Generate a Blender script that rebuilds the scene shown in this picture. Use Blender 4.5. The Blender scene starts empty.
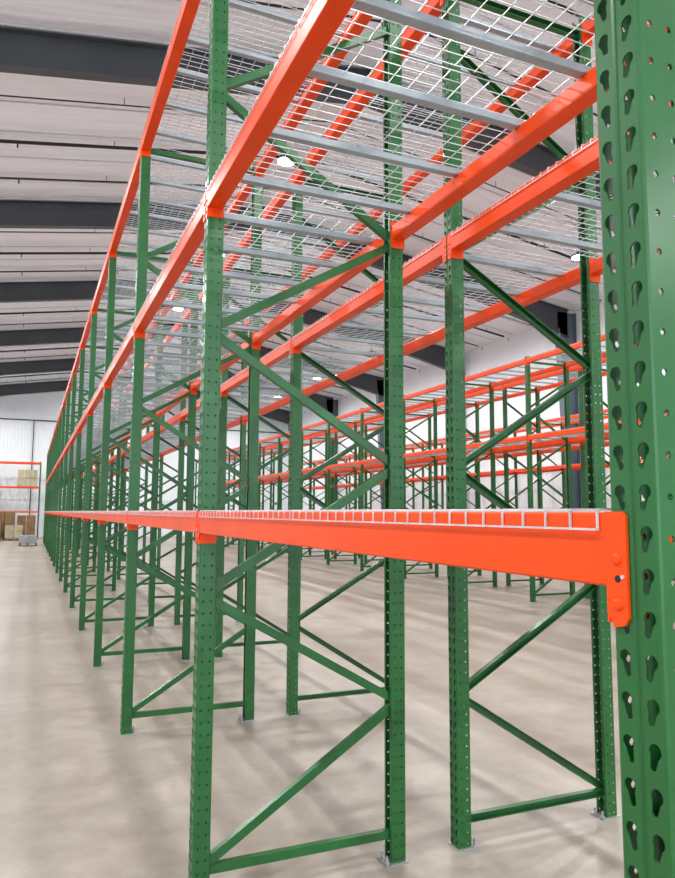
import bpy, bmesh, math, random
from mathutils import Vector, Matrix
random.seed(3)
S=bpy.context.scene
S.view_settings.view_transform='Standard'
L=2.469; W=.9338; G=.3658
ZT=[1.632,3.110,4.589]      # beam tops
PITCH=.0508; NC=91; H=PITCH*NC
NODES=[.127,.724,1.272,1.858,2.453,3.011,3.615,4.20]
BAYS=16; Y0=-L

# ---------------- materials ----------------
def mat(name):
    m=bpy.data.materials.new(name); m.use_nodes=True
    nt=m.node_tree; return m,nt,nt.nodes['Principled BSDF']
def N(nt,t,**k):
    n=nt.nodes.new(t)
    for a,b in k.items(): setattr(n,a,b)
    return n
def noise_col(nt,b,c1,c2,scale,detail=3,coord='Object',lo=.35,hi=.65,mapscale=None):
    tc=N(nt,'ShaderNodeTexCoord'); no=N(nt,'ShaderNodeTexNoise'); no.inputs['Scale'].default_value=scale; no.inputs['Detail'].default_value=detail
    src=tc.outputs[coord]
    if mapscale:
        mp=N(nt,'ShaderNodeMapping'); mp.inputs['Scale'].default_value=mapscale
        nt.links.new(src,mp.inputs[0]); src=mp.outputs[0]
    nt.links.new(src,no.inputs['Vector'])
    cr=N(nt,'ShaderNodeValToRGB'); cr.color_ramp.elements[0].position=lo; cr.color_ramp.elements[1].position=hi
    cr.color_ramp.elements[0].color=(*c1,1); cr.color_ramp.elements[1].color=(*c2,1)
    nt.links.new(no.outputs['Fac'],cr.inputs[0]); nt.links.new(cr.outputs[0],b.inputs['Base Color'])
    return src,no,cr
def simple(name,c,rough=.5,metal=0,var=.12,scale=6,coat=0,spec=.5):
    m,nt,b=mat(name)
    c1=tuple(x*(1-var) for x in c); c2=tuple(min(1,x*(1+var)) for x in c)
    noise_col(nt,b,c1,c2,scale)
    b.inputs['Roughness'].default_value=rough; b.inputs['Metallic'].default_value=metal
    b.inputs['Coat Weight'].default_value=coat; b.inputs['Coat Roughness'].default_value=.2
    b.inputs['Specular IOR Level'].default_value=spec
    return m
M_green=simple('green_powder_coat',(.013,.108,.024),.28,0,.10,5,0,.45)
M_orange=simple('orange_powder_coat',(.82,.066,.004),.34,0,.06,5,0,.22)
M_galv=simple('galvanised_wire',(.60,.62,.65),.35,.40,.12,30)
M_chan=simple('grey_deck_channel',(.32,.38,.42),.4,.1,.08,8)
M_plate=simple('zinc_plate',(.45,.46,.46),.4,.7,.15,40)
M_dark=simple('hole_shade',(.01,.012,.01),.8)  # near-black colour standing in for shade inside a hole
M_steel=simple('slate_primer_steel',(.055,.063,.072),.5,0,.12,1)
M_col=simple('blue_grey_steel',(.09,.125,.16),.5,0,.1,1)
M_black=simple('black_pipe',(.012,.012,.014),.5)
M_wood=simple('cardboard_brown',(.24,.14,.07),.8,0,.25,3)
M_beige=simple('beige_board',(.42,.38,.26),.8,0,.15,3)
M_house=simple('lamp_housing',(.08,.08,.09),.4,.5)

m,nt,b=mat('polished_concrete'); M_floor=m
src,no,cr=noise_col(nt,b,(.300,.265,.222),(.395,.358,.312),.7,10,'Object',.34,.68)
n2=N(nt,'ShaderNodeTexNoise'); n2.inputs['Scale'].default_value=6; n2.inputs['Detail'].default_value=12; n2.inputs['Roughness'].default_value=.75
nt.links.new(src,n2.inputs['Vector'])
c2=N(nt,'ShaderNodeValToRGB'); c2.color_ramp.elements[0].position=.32; c2.color_ramp.elements[1].position=.66
c2.color_ramp.elements[0].color=(.80,.79,.77,1); c2.color_ramp.elements[1].color=(1.07,1.065,1.06,1)
nt.links.new(n2.outputs['Fac'],c2.inputs[0])
mx=N(nt,'ShaderNodeMix',data_type='RGBA',blend_type='MULTIPLY'); mx.inputs[0].default_value=1
nt.links.new(cr.outputs[0],mx.inputs[6]); nt.links.new(c2.outputs[0],mx.inputs[7])
nt.links.new(mx.outputs[2],b.inputs['Base Color'])
rr=N(nt,'ShaderNodeMapRange'); rr.inputs[3].default_value=.30; rr.inputs[4].default_value=.5
nt.links.new(n2.outputs['Fac'],rr.inputs[0]); nt.links.new(rr.outputs[0],b.inputs['Roughness']); b.inputs['Specular IOR Level'].default_value=.45

m,nt,b=mat('white_vinyl_insulation'); M_ceil=m
src,no,cr=noise_col(nt,b,(.80,.84,.89),(.88,.92,.97),2.0,5,'Object',.32,.62,(.22,3.2,.22))
w=N(nt,'ShaderNodeTexWave',wave_type='BANDS',bands_direction='Y'); w.inputs['Scale'].default_value=.28; w.inputs['Distortion'].default_value=.8; w.inputs['Detail'].default_value=2
tc=N(nt,'ShaderNodeTexCoord'); nt.links.new(tc.outputs['Object'],w.inputs['Vector'])
bp=N(nt,'ShaderNodeBump'); bp.inputs['Strength'].default_value=.3; bp.inputs['Distance'].default_value=.12
ad=N(nt,'ShaderNodeMath',operation='ADD'); nt.links.new(w.outputs['Fac'],ad.inputs[0]); nt.links.new(no.outputs['Fac'],ad.inputs[1])
nt.links.new(ad.outputs[0],bp.inputs['Height']); nt.links.new(bp.outputs[0],b.inputs['Normal']); b.inputs['Roughness'].default_value=.35

def wallmat(name,dirn):
    m,nt,b=mat(name)
    src,no,cr=noise_col(nt,b,(.76,.80,.84),(.83,.87,.91),.5,4)
    w=N(nt,'ShaderNodeTexWave',wave_type='BANDS',bands_direction=dirn); w.inputs['Scale'].default_value=1.6
    nt.links.new(src,w.inputs['Vector'])
    bp=N(nt,'ShaderNodeBump'); bp.inputs['Strength'].default_value=.4; bp.inputs['Distance'].default_value=.03
    nt.links.new(w.outputs['Fac'],bp.inputs['Height']); nt.links.new(bp.outputs[0],b.inputs['Normal']); b.inputs['Roughness'].default_value=.5
    return m
M_wx=wallmat('ribbed_wall_x','X'); M_wy=wallmat('ribbed_wall_y','Y')
m,nt,b=mat('led_lens'); M_led=m
b.inputs['Emission Color'].default_value=(.95,.98,1,1); b.inputs['Emission Strength'].default_value=18

# ---------------- mesh helpers ----------------
class MB:
    def __init__(s): s.bm=bmesh.new(); s.mats=[]
    def mi(s,m):
        if m not in s.mats: s.mats.append(m)
        return s.mats.index(m)
    def prism(s,pts3a,pts3b,m,caps=True):
        i=s.mi(m); a=[s.bm.verts.new(p) for p in pts3a]; b=[s.bm.verts.new(p) for p in pts3b]; n=len(a)
        for k in range(n):
            f=s.bm.faces.new((a[k],a[(k+1)%n],b[(k+1)%n],b[k])); f.material_index=i
        if caps:
            f=s.bm.faces.new(a[::-1]); f.material_index=i
            f=s.bm.faces.new(b); f.material_index=i
    def box(s,x0,x1,y0,y1,z0,z1,m):
        s.prism([(x0,y0,z0),(x1,y0,z0),(x1,y1,z0),(x0,y1,z0)],[(x0,y0,z1),(x1,y0,z1),(x1,y1,z1),(x0,y1,z1)],m)
    def rod(s,p,q,r,m,n=6,caps=True,r2=None):
        p=Vector(p);q=Vector(q);d=(q-p).normalized()
        u=d.cross(Vector((0,0,1)) if abs(d.z)<.9 else Vector((1,0,0))).normalized(); v=d.cross(u)
        r2=r if r2 is None else r2
        A=[p+(u*math.cos(t)+v*math.sin(t))*r for t in [2*math.pi*(k+.5)/n for k in range(n)]]
        B=[q+(u*math.cos(t)+v*math.sin(t))*r2 for t in [2*math.pi*(k+.5)/n for k in range(n)]]
        s.prism(A,B,m,caps)
    def bar(s,p,q,prof,m,side):
        p=Vector(p);q=Vector(q);d=(q-p).normalized(); u=Vector(side); v=d.cross(u).normalized()
        s.prism([p+u*a+v*b for a,b in prof],[q+u*a+v*b for a,b in prof],m)
    def mesh(s,name,recalc=True):
        if recalc: bmesh.ops.recalc_face_normals(s.bm,faces=s.bm.faces)
        me=bpy.data.meshes.new(name); s.bm.to_mesh(me); s.bm.free()
        for mm in s.mats: me.materials.append(mm)
        return me
def obj(name,me,parent=None,loc=(0,0,0),rot=0):
    o=bpy.data.objects.new(name,me); S.collection.objects.link(o); o.location=loc; o.rotation_euler=(0,0,rot)
    if parent: o.parent=parent
    return o

# ---------------- perforated upright ----------------
LEAN=.0022
def ray_keyhole(a):
    dx,dy=math.cos(a),math.sin(a); t=0; last=.001
    while t<.03:
        x,y=dx*t,dy*t
        bx=-LEAN
        k=min(1,max(0,(.006-y)/.0185)); cx=LEAN*.6+(bx-LEAN*.6)*k
        hwid=.0074-.0026*k
        ins=((x-LEAN*.6)**2+(y-.006)**2<.0092**2) or ((x-bx)**2+(y+.0125)**2<.0052**2) or (abs(x-cx)<hwid and -.0125<y<.006)
        if ins: last=t
        t+=.0002
    return last
def cell(bm,fn,u0,u1,v0,v1,cu,cv,rad,n):
    cor=[math.atan2(v-cv,u-cu)%(2*math.pi) for u in(u0,u1) for v in(v0,v1)]
    an=[2*math.pi*k/n for k in range(n)]
    for c in cor:
        j=min(range(len(an)),key=lambda k:abs(math.atan2(math.sin(an[k]-c),math.cos(an[k]-c)))); an[j]=c
    an=sorted(an); inn=[];out=[]
    for a in an:
        r=rad(a); inn.append(bm.verts.new(fn(cu+r*math.cos(a),cv+r*math.sin(a))))
        ts=[]
        if abs(math.cos(a))>1e-6: ts.append(((u1 if math.cos(a)>0 else u0)-cu)/math.cos(a))
        if abs(math.sin(a))>1e-6: ts.append(((v1 if math.sin(a)>0 else v0)-cv)/math.sin(a))
        t=min(ts); out.append(bm.verts.new(fn(cu+t*math.cos(a),cv+t*math.sin(a))))
    k=len(an)
    for i in range(k): bm.faces.new((inn[i],out[i],out[(i+1)%k],inn[(i+1)%k]))
def make_post():
    bm=bmesh.new(); hw=.038
    def quadstrip(p0,p1):
        (x0,y0),(x1,y1)=p0,p1
        v=[bm.verts.new((x0,y0,0)),bm.verts.new((x1,y1,0)),bm.verts.new((x1,y1,H)),bm.verts.new((x0,y0,H))]; bm.faces.new(v)
    for k in range(NC):
        z=k*PITCH
        for sgn in(-1,1):
            def f(u,v,sgn=sgn,z=z): 
                return (-hw,sgn*u,z+v)
            cell(bm,f,.005,.033,0,PITCH,.0190,.026,ray_keyhole,24)
            for c0,c1 in((-.033,0),(0,.033)):
                def g(u,v,sgn=sgn,z=z): return (u,sgn*hw,z+v)
                cell(bm,g,c0,c1,0,PITCH,(c0+c1)/2,PITCH*.5,lambda a:.0047,8)
    for sgn in(-1,1):
        quadstrip((-hw,sgn*.005),(-hw+.003,sgn*.0025))
        quadstrip((-hw,sgn*.033),(-hw+.0015,sgn*.0365)); quadstrip((-hw+.0015,sgn*.0365),(-.033,sgn*hw))
        quadstrip((.033,sgn*hw),(.0365,sgn*.0365)); quadstrip((.0365,sgn*.0365),(hw,sgn*.033)); quadstrip((hw,sgn*.033),(hw,sgn*.021))
    quadstrip((-hw+.003,-.0025),(-hw+.003,.0025))
    bmesh.ops.remove_doubles(bm,verts=bm.verts,dist=1e-5)
    for f in bm.faces:
        c=f.calc_center_median(); f.normal_update()
        o=Vector((c.x,c.y,0))
        if f.normal.dot(o)<0: f.normal_flip()
    me=bpy.data.meshes.new('upright_shell'); bm.to_mesh(me); bm.free()
    o=bpy.data.objects.new('tmp',me); S.collection.objects.link(o)
    md=o.modifiers.new('s','SOLIDIFY'); md.thickness=.0024; md.offset=-1; md.use_even_offset=False
    dg=bpy.context.evaluated_depsgraph_get(); me2=bpy.data.meshes.new_from_object(o.evaluated_get(dg))
    bpy.data.objects.remove(o); return me2
post=make_post()

def make_frame():
    mb=MB(); mb.mi(M_green)
    for side in(0,1):
        t=bmesh.new(); t.from_mesh(post)
        if side:
            bmesh.ops.transform(t,matrix=Matrix.Translation((W,0,0))@Matrix.Rotation(math.pi,4,'Z'),verts=t.verts)
        me=bpy.data.meshes.new('t'); t.to_mesh(me); t.free(); mb.bm.from_mesh(me)
        s=1 if side==0 else -1; cx=0 if side==0 else W
        xs=sorted((cx-s*.045,cx+s*.07))
        mb.box(xs[0],xs[1],-.050,.050,0,.008,M_plate)
        for yy in(.028,-.028):
            mb.rod((cx+s*.058,yy,.008),(cx+s*.058,yy,.018),.011,M_plate)
            mb.rod((cx+s*.058,yy,.018),(cx+s*.058,yy,.040),.006,M_plate)
    C=[(-.016,-.019),(.016,-.019),(.016,-.0155),(-.0125,-.0155),(-.0125,.0155),(.016,.0155),(.016,.019),(-.016,.019)]
    xa=.020; xb=W-.020
    for z in(.127,H-.10):
        mb.bar((xa,0,z),(xb,0,z),C,M_green,(0,1,0))
    for k in range(len(NODES)-1):
        z0,z1=NODES[k],NODES[k+1]
        a,b_=((xa,z0+.02),(xb,z1-.02)) if k%2==0 else ((xb,z0+.02),(xa,z1-.02))
        mb.bar((a[0],0,a[1]),(b_[0],0,b_[1]),C,M_green,(0,1,0))
    return mb.mesh('upright_frame',False)
FR=make_frame()

# ---------------- beams ----------------
BX=-.0420
def make_beams():
    mb=MB()
    c=.003
    prof=[(BX+c,0),(-.010-c,0),(-.010,-c),(-.010,-.024),(.030-c,-.024),(.030,-.024-c),(.030,-.094+c),(.030-c,-.094),(BX+c,-.094),(BX,-.094+c),(BX,-c)]
    for zt in ZT:
        for side in(0,1):
            s=1 if side==0 else -1; ox=0 if side==0 else W
            fx=lambda x:ox+s*x
            a=[(fx(x),.040,zt+z) for x,z in prof]; b=[(fx(x),L-.040,zt+z) for x,z in prof]
            mb.prism(a,b,M_orange)
            for e in(0,1):
                t=1 if e==0 else -1; oy=0 if e==0 else L
                fy=lambda y:oy+t*y
                ol=[(.0425,.001),(.014,.001),(.008,-.005),(.008,-.130),(.015,-.140),(.032,-.143),(.0425,-.122)]
                mb.prism([(fx(-.0385),fy(y),zt+z) for y,z in ol],[(fx(-.0428),fy(y),zt+z) for y,z in ol],M_orange)
                ol=[(-.0425,.001),(.030,.001),(.033,-.002),(.033,-.13),(.026,-.138),(-.0425,-.138)]
                mb.prism([(fx(x),fy(.0385),zt+z) for x,z in ol],[(fx(x),fy(.0425),zt+z) for x,z in ol],M_orange)
                for zz in(-.058,-.114):
                    mb.rod((fx(-.0425),fy(.0235),zt+zz),(fx(-.0452),fy(.0235),zt+zz),.0080,M_orange,12,True,.0070)
                    mb.rod((fx(-.0452),fy(.0235),zt+zz),(fx(-.0467),fy(.0235),zt+zz),.0070,M_orange,12,True,.004)
                mb.rod((fx(-.0425),fy(.0235),zt-.083),(fx(-.0432),fy(.0235),zt-.083),.0048,M_dark,12)  # black disc on the plate paints the shade inside the clip hole
                mb.rod((fx(-.0425),fy(.0145),zt-.080),(fx(-.0450),fy(.0145),zt-.080),.0026,M_galv,8)
    return mb.mesh('load_beams')
BM=make_beams()

def make_decks():
    mb=MB(); r=.0019; e=-.0445
    for zt in ZT:
        zw=zt+.0022
        for d in(0,1):
            y0=.052+d*(L-.08)/2; y1=y0+(L-.08)/2-.024
            n=int((y1-y0)/.0508)
            off=((y1-y0)-n*.0508)/2
            for k in range(n+1):
                y=y0+off+k*.0508
                path=[(e,y,zt-.024),(e,y,zw-.001),(e+.0035,y,zw+r),(W-e-.0035,y,zw+r),(W-e,y,zw-.001),(W-e,y,zt-.024)]
                for p,q in zip(path[:-1],path[1:]): mb.rod(p,q,r,M_galv,4,False)
            xs=[.03+i*(W-.06)/11 for i in range(12)]
            for x in xs: mb.rod((x,y0,zw-r),(x,y1,zw-r),r,M_galv,4,False)
            for x in(e-2*r,W-e+2*r): mb.rod((x,y0,zt-.022),(x,y1,zt-.022),r*1.1,M_galv,4)
            for k in range(3):
                y=y0+(y1-y0)*(.14+.36*k)
                pr=[(-.018,-.001),(-.018,-.027),(-.016,-.029),(.016,-.029),(.018,-.027),(.018,-.001)]
                mb.prism([(.034,y+a,zt+b) for a,b in pr],[(W-.034,y+a,zt+b) for a,b in pr],M_chan)
                for xa,xb in((-.004,.034),(W-.034,W+.004)):
                    mb.box(xa,xb,y-.018,y+.018,zt-.0235,zt-.001,M_chan)
    return mb.mesh('wire_decks')
DK=make_decks()

def rack(x0,flip,y0,bays):
    e=bpy.data.objects.new('pallet_rack',None); S.collection.objects.link(e)
    e.location=(x0 if not flip else x0+W, y0 if not flip else y0+bays*L,0); e.rotation_euler=(0,0,math.pi if flip else 0)
    for k in range(bays+1): obj('upright_frame_%d'%k,FR,e,(0,k*L,0))
    for k in range(bays):
        obj('load_beams_%d'%k,BM,e,(0,k*L,0)); obj('wire_decks_%d'%k,DK,e,(0,k*L,0))
    return e
rack(0,False,Y0,BAYS); rack(W+G,True,Y0,BAYS)
X3=7.9
rack(X3,False,Y0+.3,BAYS); rack(X3+W+G,True,Y0+.3,BAYS)
rack(14.2,False,Y0+.3,BAYS)
e=bpy.data.objects.new('pallet_rack',None); S.collection.objects.link(e)
e.rotation_euler=(0,0,math.pi/2); e.location=(-.25,43.55,0)
for k in range(3): obj('upright_frame_%d'%k,FR,e,(0,k*L,0))
for k in range(2): obj('load_beams_%d'%k,BM,e,(0,k*L,0)); obj('wire_decks_%d'%k,DK,e,(0,k*L,0))

# ---------------- building ----------------
XL,XR,XC=-6.2,16.3,5.0; YB,YF=-14.0,45.4; SL=.155; ZR=9.32+SL*(XC+1.5)
def roof(x): return ZR-SL*abs(x-XC)
mb=MB(); mb.box(XL-.2,XR+.2,YB-.2,YF+.2,-.2,0,M_floor); obj('floor',mb.mesh('floor'))
mb=MB()
for a,b in((XL,XC),(XC,XR)):
    mb.prism([(a,YB,roof(a)),(b,YB,roof(b)),(b,YB,roof(b)+.15),(a,YB,roof(a)+.15)],[(a,YF,roof(a)),(b,YF,roof(b)),(b,YF,roof(b)+.15),(a,YF,roof(a)+.15)],M_ceil)
obj('ceiling',mb.mesh('ceiling'))
mb=MB(); mb.box(XR,XR+.2,YB,YF,0,roof(XR)+.15,M_wy); obj('wall_right',mb.mesh('wall_right'))
mb=MB(); mb.box(XL-.2,XL,YB,YF,0,roof(XL)+.15,M_wy); obj('wall_left',mb.mesh('wall_left'))
def gable(name,y0,y1,door=None):
    mb=MB()
    def seg(a,b,zb):
        ps=[(a,zb),(b,zb),(b,roof(b)+.1)]+([(XC,ZR+.1)] if a<XC<b else [])+[(a,roof(a)+.1)]
        mb.prism([(x,y0,z) for x,z in ps],[(x,y1,z) for x,z in ps],M_wx)
    if door:
        seg(XL,door[0],0); seg(door[0],door[1],door[2]); seg(door[1],XR,0)
    else: seg(XL,XR,0)
    obj(name,mb.mesh(name))
gable('wall_far',YF,YF+.2); gable('wall_near',YB-.2,YB,(-5.2,9.0,6.5))  # unseen door opening in the near wall, added to let sky light in
mb=MB(); mb.box(XL+.4,XR-.4,YF-.05,YF,2.35,2.43,M_wx); mb.rod((XL+.4,YF-.12,7.35),(XR-.4,YF-.12,7.35),.035,M_black,8)
mb.rod((-.75,YF-.12,.0),(-.75,YF-.12,7.35),.03,M_black,8)
obj('trim_1',mb.mesh('trim_1'))

ry=[8.8+6.9*k for k in range(-3,6)]
for y in ry:
    mb=MB(); d=.62
    def dep(x):
        return d+ .35*max(0,1-min(x-XL,XR-x)/4.0)
    xs=[XL+.3,XL+2,XL+4,XC,XR-4,XR-2,XR-.3]
    for a,b in zip(xs[:-1],xs[1:]):
        ta,tb=roof(a)-.03,roof(b)-.03; ba,bb=ta-dep(a),tb-dep(b)
        mb.prism([(a,y-.006,ba),(b,y-.006,bb),(b,y-.006,tb),(a,y-.006,ta)],[(a,y+.006,ba),(b,y+.006,bb),(b,y+.006,tb),(a,y+.006,ta)],M_steel)
        for za,zb in((ta,tb),(ba,bb)):
            mb.prism([(a,y-.11,za-.008),(b,y-.11,zb-.008),(b,y-.11,zb+.008),(a,y-.11,za+.008)],[(a,y+.11,za-.008),(b,y+.11,zb-.008),(b,y+.11,zb+.008),(a,y+.11,za+.008)],M_steel)
    for sx,s in((XL,1),(XR,-1)):
        zt=roof(sx+s*.3)-.1
        wb,wt=.35,.75
        P=lambda o,z,yy:(sx+s*o,yy,z)
        mb.prism([P(.05,0,y-.006),P(wb,0,y-.006),P(wt,zt,y-.006),P(.05,zt,y-.006)],[P(.05,0,y+.006),P(wb,0,y+.006),P(wt,zt,y+.006),P(.05,zt,y+.006)],M_col)
        mb.prism([P(wb,0,y-.13),P(wb+.015,0,y-.13),P(wt+.015,zt-.6,y-.13),P(wt,zt-.6,y-.13)],[P(wb,0,y+.13),P(wb+.015,0,y+.13),P(wt+.015,zt-.6,y+.13),P(wt,zt-.6,y+.13)],M_col)
        mb.prism([P(.035,0,y-.13),P(.05,0,y-.13),P(.05,zt,y-.13),P(.035,zt,y-.13)],[P(.035,0,y+.13),P(.05,0,y+.13),P(.05,zt,y+.13),P(.035,zt,y+.13)],M_col)
    obj('steel_portal_frame',mb.mesh('steel_portal_frame'))
mb=MB()
y=YB+.8
while y<YF:
    for a,b in((XL+.1,XC),(XC,XR-.1)):
        mb.prism([(a,y-.012,roof(a)-.02),(b,y-.012,roof(b)-.02),(b,y+.012,roof(b)-.02),(a,y+.012,roof(a)-.02)],[(a,y-.012,roof(a)),(b,y-.012,roof(b)),(b,y+.012,roof(b)),(a,y+.012,roof(a))],M_galv)
    y+=1.15
obj('insulation_straps',mb.mesh('insulation_straps'))
mb=MB()
for k,y in enumerate(ry[:-1]):
    for dy,rad in((1.7,.014),(3.45,.036),(5.2,.022)):
        for a,b in((XL+.4,XC),(XC,XR-.4)):
            mb.rod((a,y+dy,roof(a)-.16),(b,y+dy,roof(b)-.16),rad,M_black,8)
        for j in range(8):
            xx=XL+1+j*2.9; mb.rod((xx,y+dy,roof(xx)-.16),(xx,y+dy,roof(xx)-.01),.008,M_black,5)
            if rad>.02: mb.rod((xx+1,y+dy,roof(xx+1)-.16),(xx+1,y+dy,roof(xx+1)-.28),.016,M_black,6)
obj('sprinkler_pipes',mb.mesh('sprinkler_pipes'))

mb=MB()
mb.rod((0,0,0),(0,0,.05),.20,M_house,20); mb.rod((0,0,.05),(0,0,.14),.12,M_house,16,True,.06); mb.rod((0,0,.14),(0,0,.97),.008,M_black,6)
mb.rod((0,0,-.02),(0,0,0),.18,M_led,20)
HB=mb.mesh('high_bay_light')
def lamp(x,y,z,p):
    o=obj('high_bay_light',HB,None,(x,y,z))
    ld=bpy.data.lights.new('led','AREA'); ld.shape='DISK'; ld.size=.3; ld.energy=p; ld.color=(1,.995,.98)
    lo=bpy.data.objects.new('led_emitter',ld); S.collection.objects.link(lo); lo.parent=o; lo.location=(0,0,-.03)
for x in(4.0,-3.6,12.0):
    for k in range(-4,6):
        y=10.7+6.1*k
        if y<YF: lamp(x,y,roof(x)-1.02,290)

def pallet_load(x,y,w,h,m):
    mb=MB()
    for k in range(5): mb.box(-w/2,w/2,-.5+k*.22,-.38+k*.22,.12,.14,M_wood)
    for k in range(3): mb.box(-w/2+k*(w-.1)/2,-w/2+.1+k*(w-.1)/2,-.5,.5,0,.12,M_wood)
    nx=max(1,int(w/.4)); nz=max(1,int(h/.35))
    for i in range(nx):
        for j in range(nz):
            g=.012; mb.box(-w/2+i*w/nx+g,-w/2+(i+1)*w/nx-g,-.48,.48,.14+j*h/nz+g*.2,.14+(j+1)*h/nz-g*.2,m)
    obj('pallet_of_boxes',mb.mesh('pallet_of_boxes'),None,(x,y,0))
pallet_load(-.9,42.2,1.0,1.25,M_wood); pallet_load(-2.05,42.2,1.1,1.45,M_wood); pallet_load(-3.3,42.2,1.1,1.1,M_wood)
pallet_load(-1.5,40.8,.9,.7,M_beige); pallet_load(-2.7,40.9,1.1,.9,M_wood)
pallet_load(-.75,34.0,.8,.35,M_chan)
mb=MB()
for i in range(3):
    for j in range(2): mb.box(-.55+i*.37,-.20+i*.37,-.3,.3,.02+j*.5,.50+j*.5,M_beige)
mb.box(-.58,.58,-.32,.32,0,.02,M_wood)
obj('stacked_cartons',mb.mesh('stacked_cartons'),None,(-.95,44.0,ZT[1]+.006))

wd=bpy.data.worlds.new('sky'); S.world=wd; wd.use_nodes=True
bg=wd.node_tree.nodes['Background']; bg.inputs[0].default_value=(.78,.89,1,1); bg.inputs[1].default_value=2.0
ld=bpy.data.lights.new('door_fill_light','AREA'); ld.shape='RECTANGLE'; ld.size=13.5; ld.size_y=6; ld.energy=450; ld.color=(.90,.96,1)  # added fill area light outside the door opening, standing in for daylight
lo=bpy.data.objects.new('door_fill_light',ld); S.collection.objects.link(lo); lo.location=(1.9,YB-.4,3.2); lo.rotation_euler=(math.radians(90),0,0)

cam=bpy.data.cameras.new('camera'); co=bpy.data.objects.new('camera',cam); S.collection.objects.link(co); S.camera=co
cam.sensor_fit='VERTICAL'; cam.sensor_height=24; cam.lens=709.295/878*24; cam.clip_start=.02; cam.clip_end=300
yw,pt,r=.4066,.1035,.0048
fw=Vector((math.sin(yw)*math.cos(pt),math.cos(yw)*math.cos(pt),math.sin(pt))); rt=Vector((math.cos(yw),-math.sin(yw),0)); up=rt.cross(fw)
r2=rt*math.cos(r)+up*math.sin(r); u2=-rt*math.sin(r)+up*math.cos(r)
M=Matrix((( r2.x,u2.x,-fw.x,-.7228),(r2.y,u2.y,-fw.y,-3.1348),(r2.z,u2.z,-fw.z,1.63),(0,0,0,1)))
co.matrix_world=M
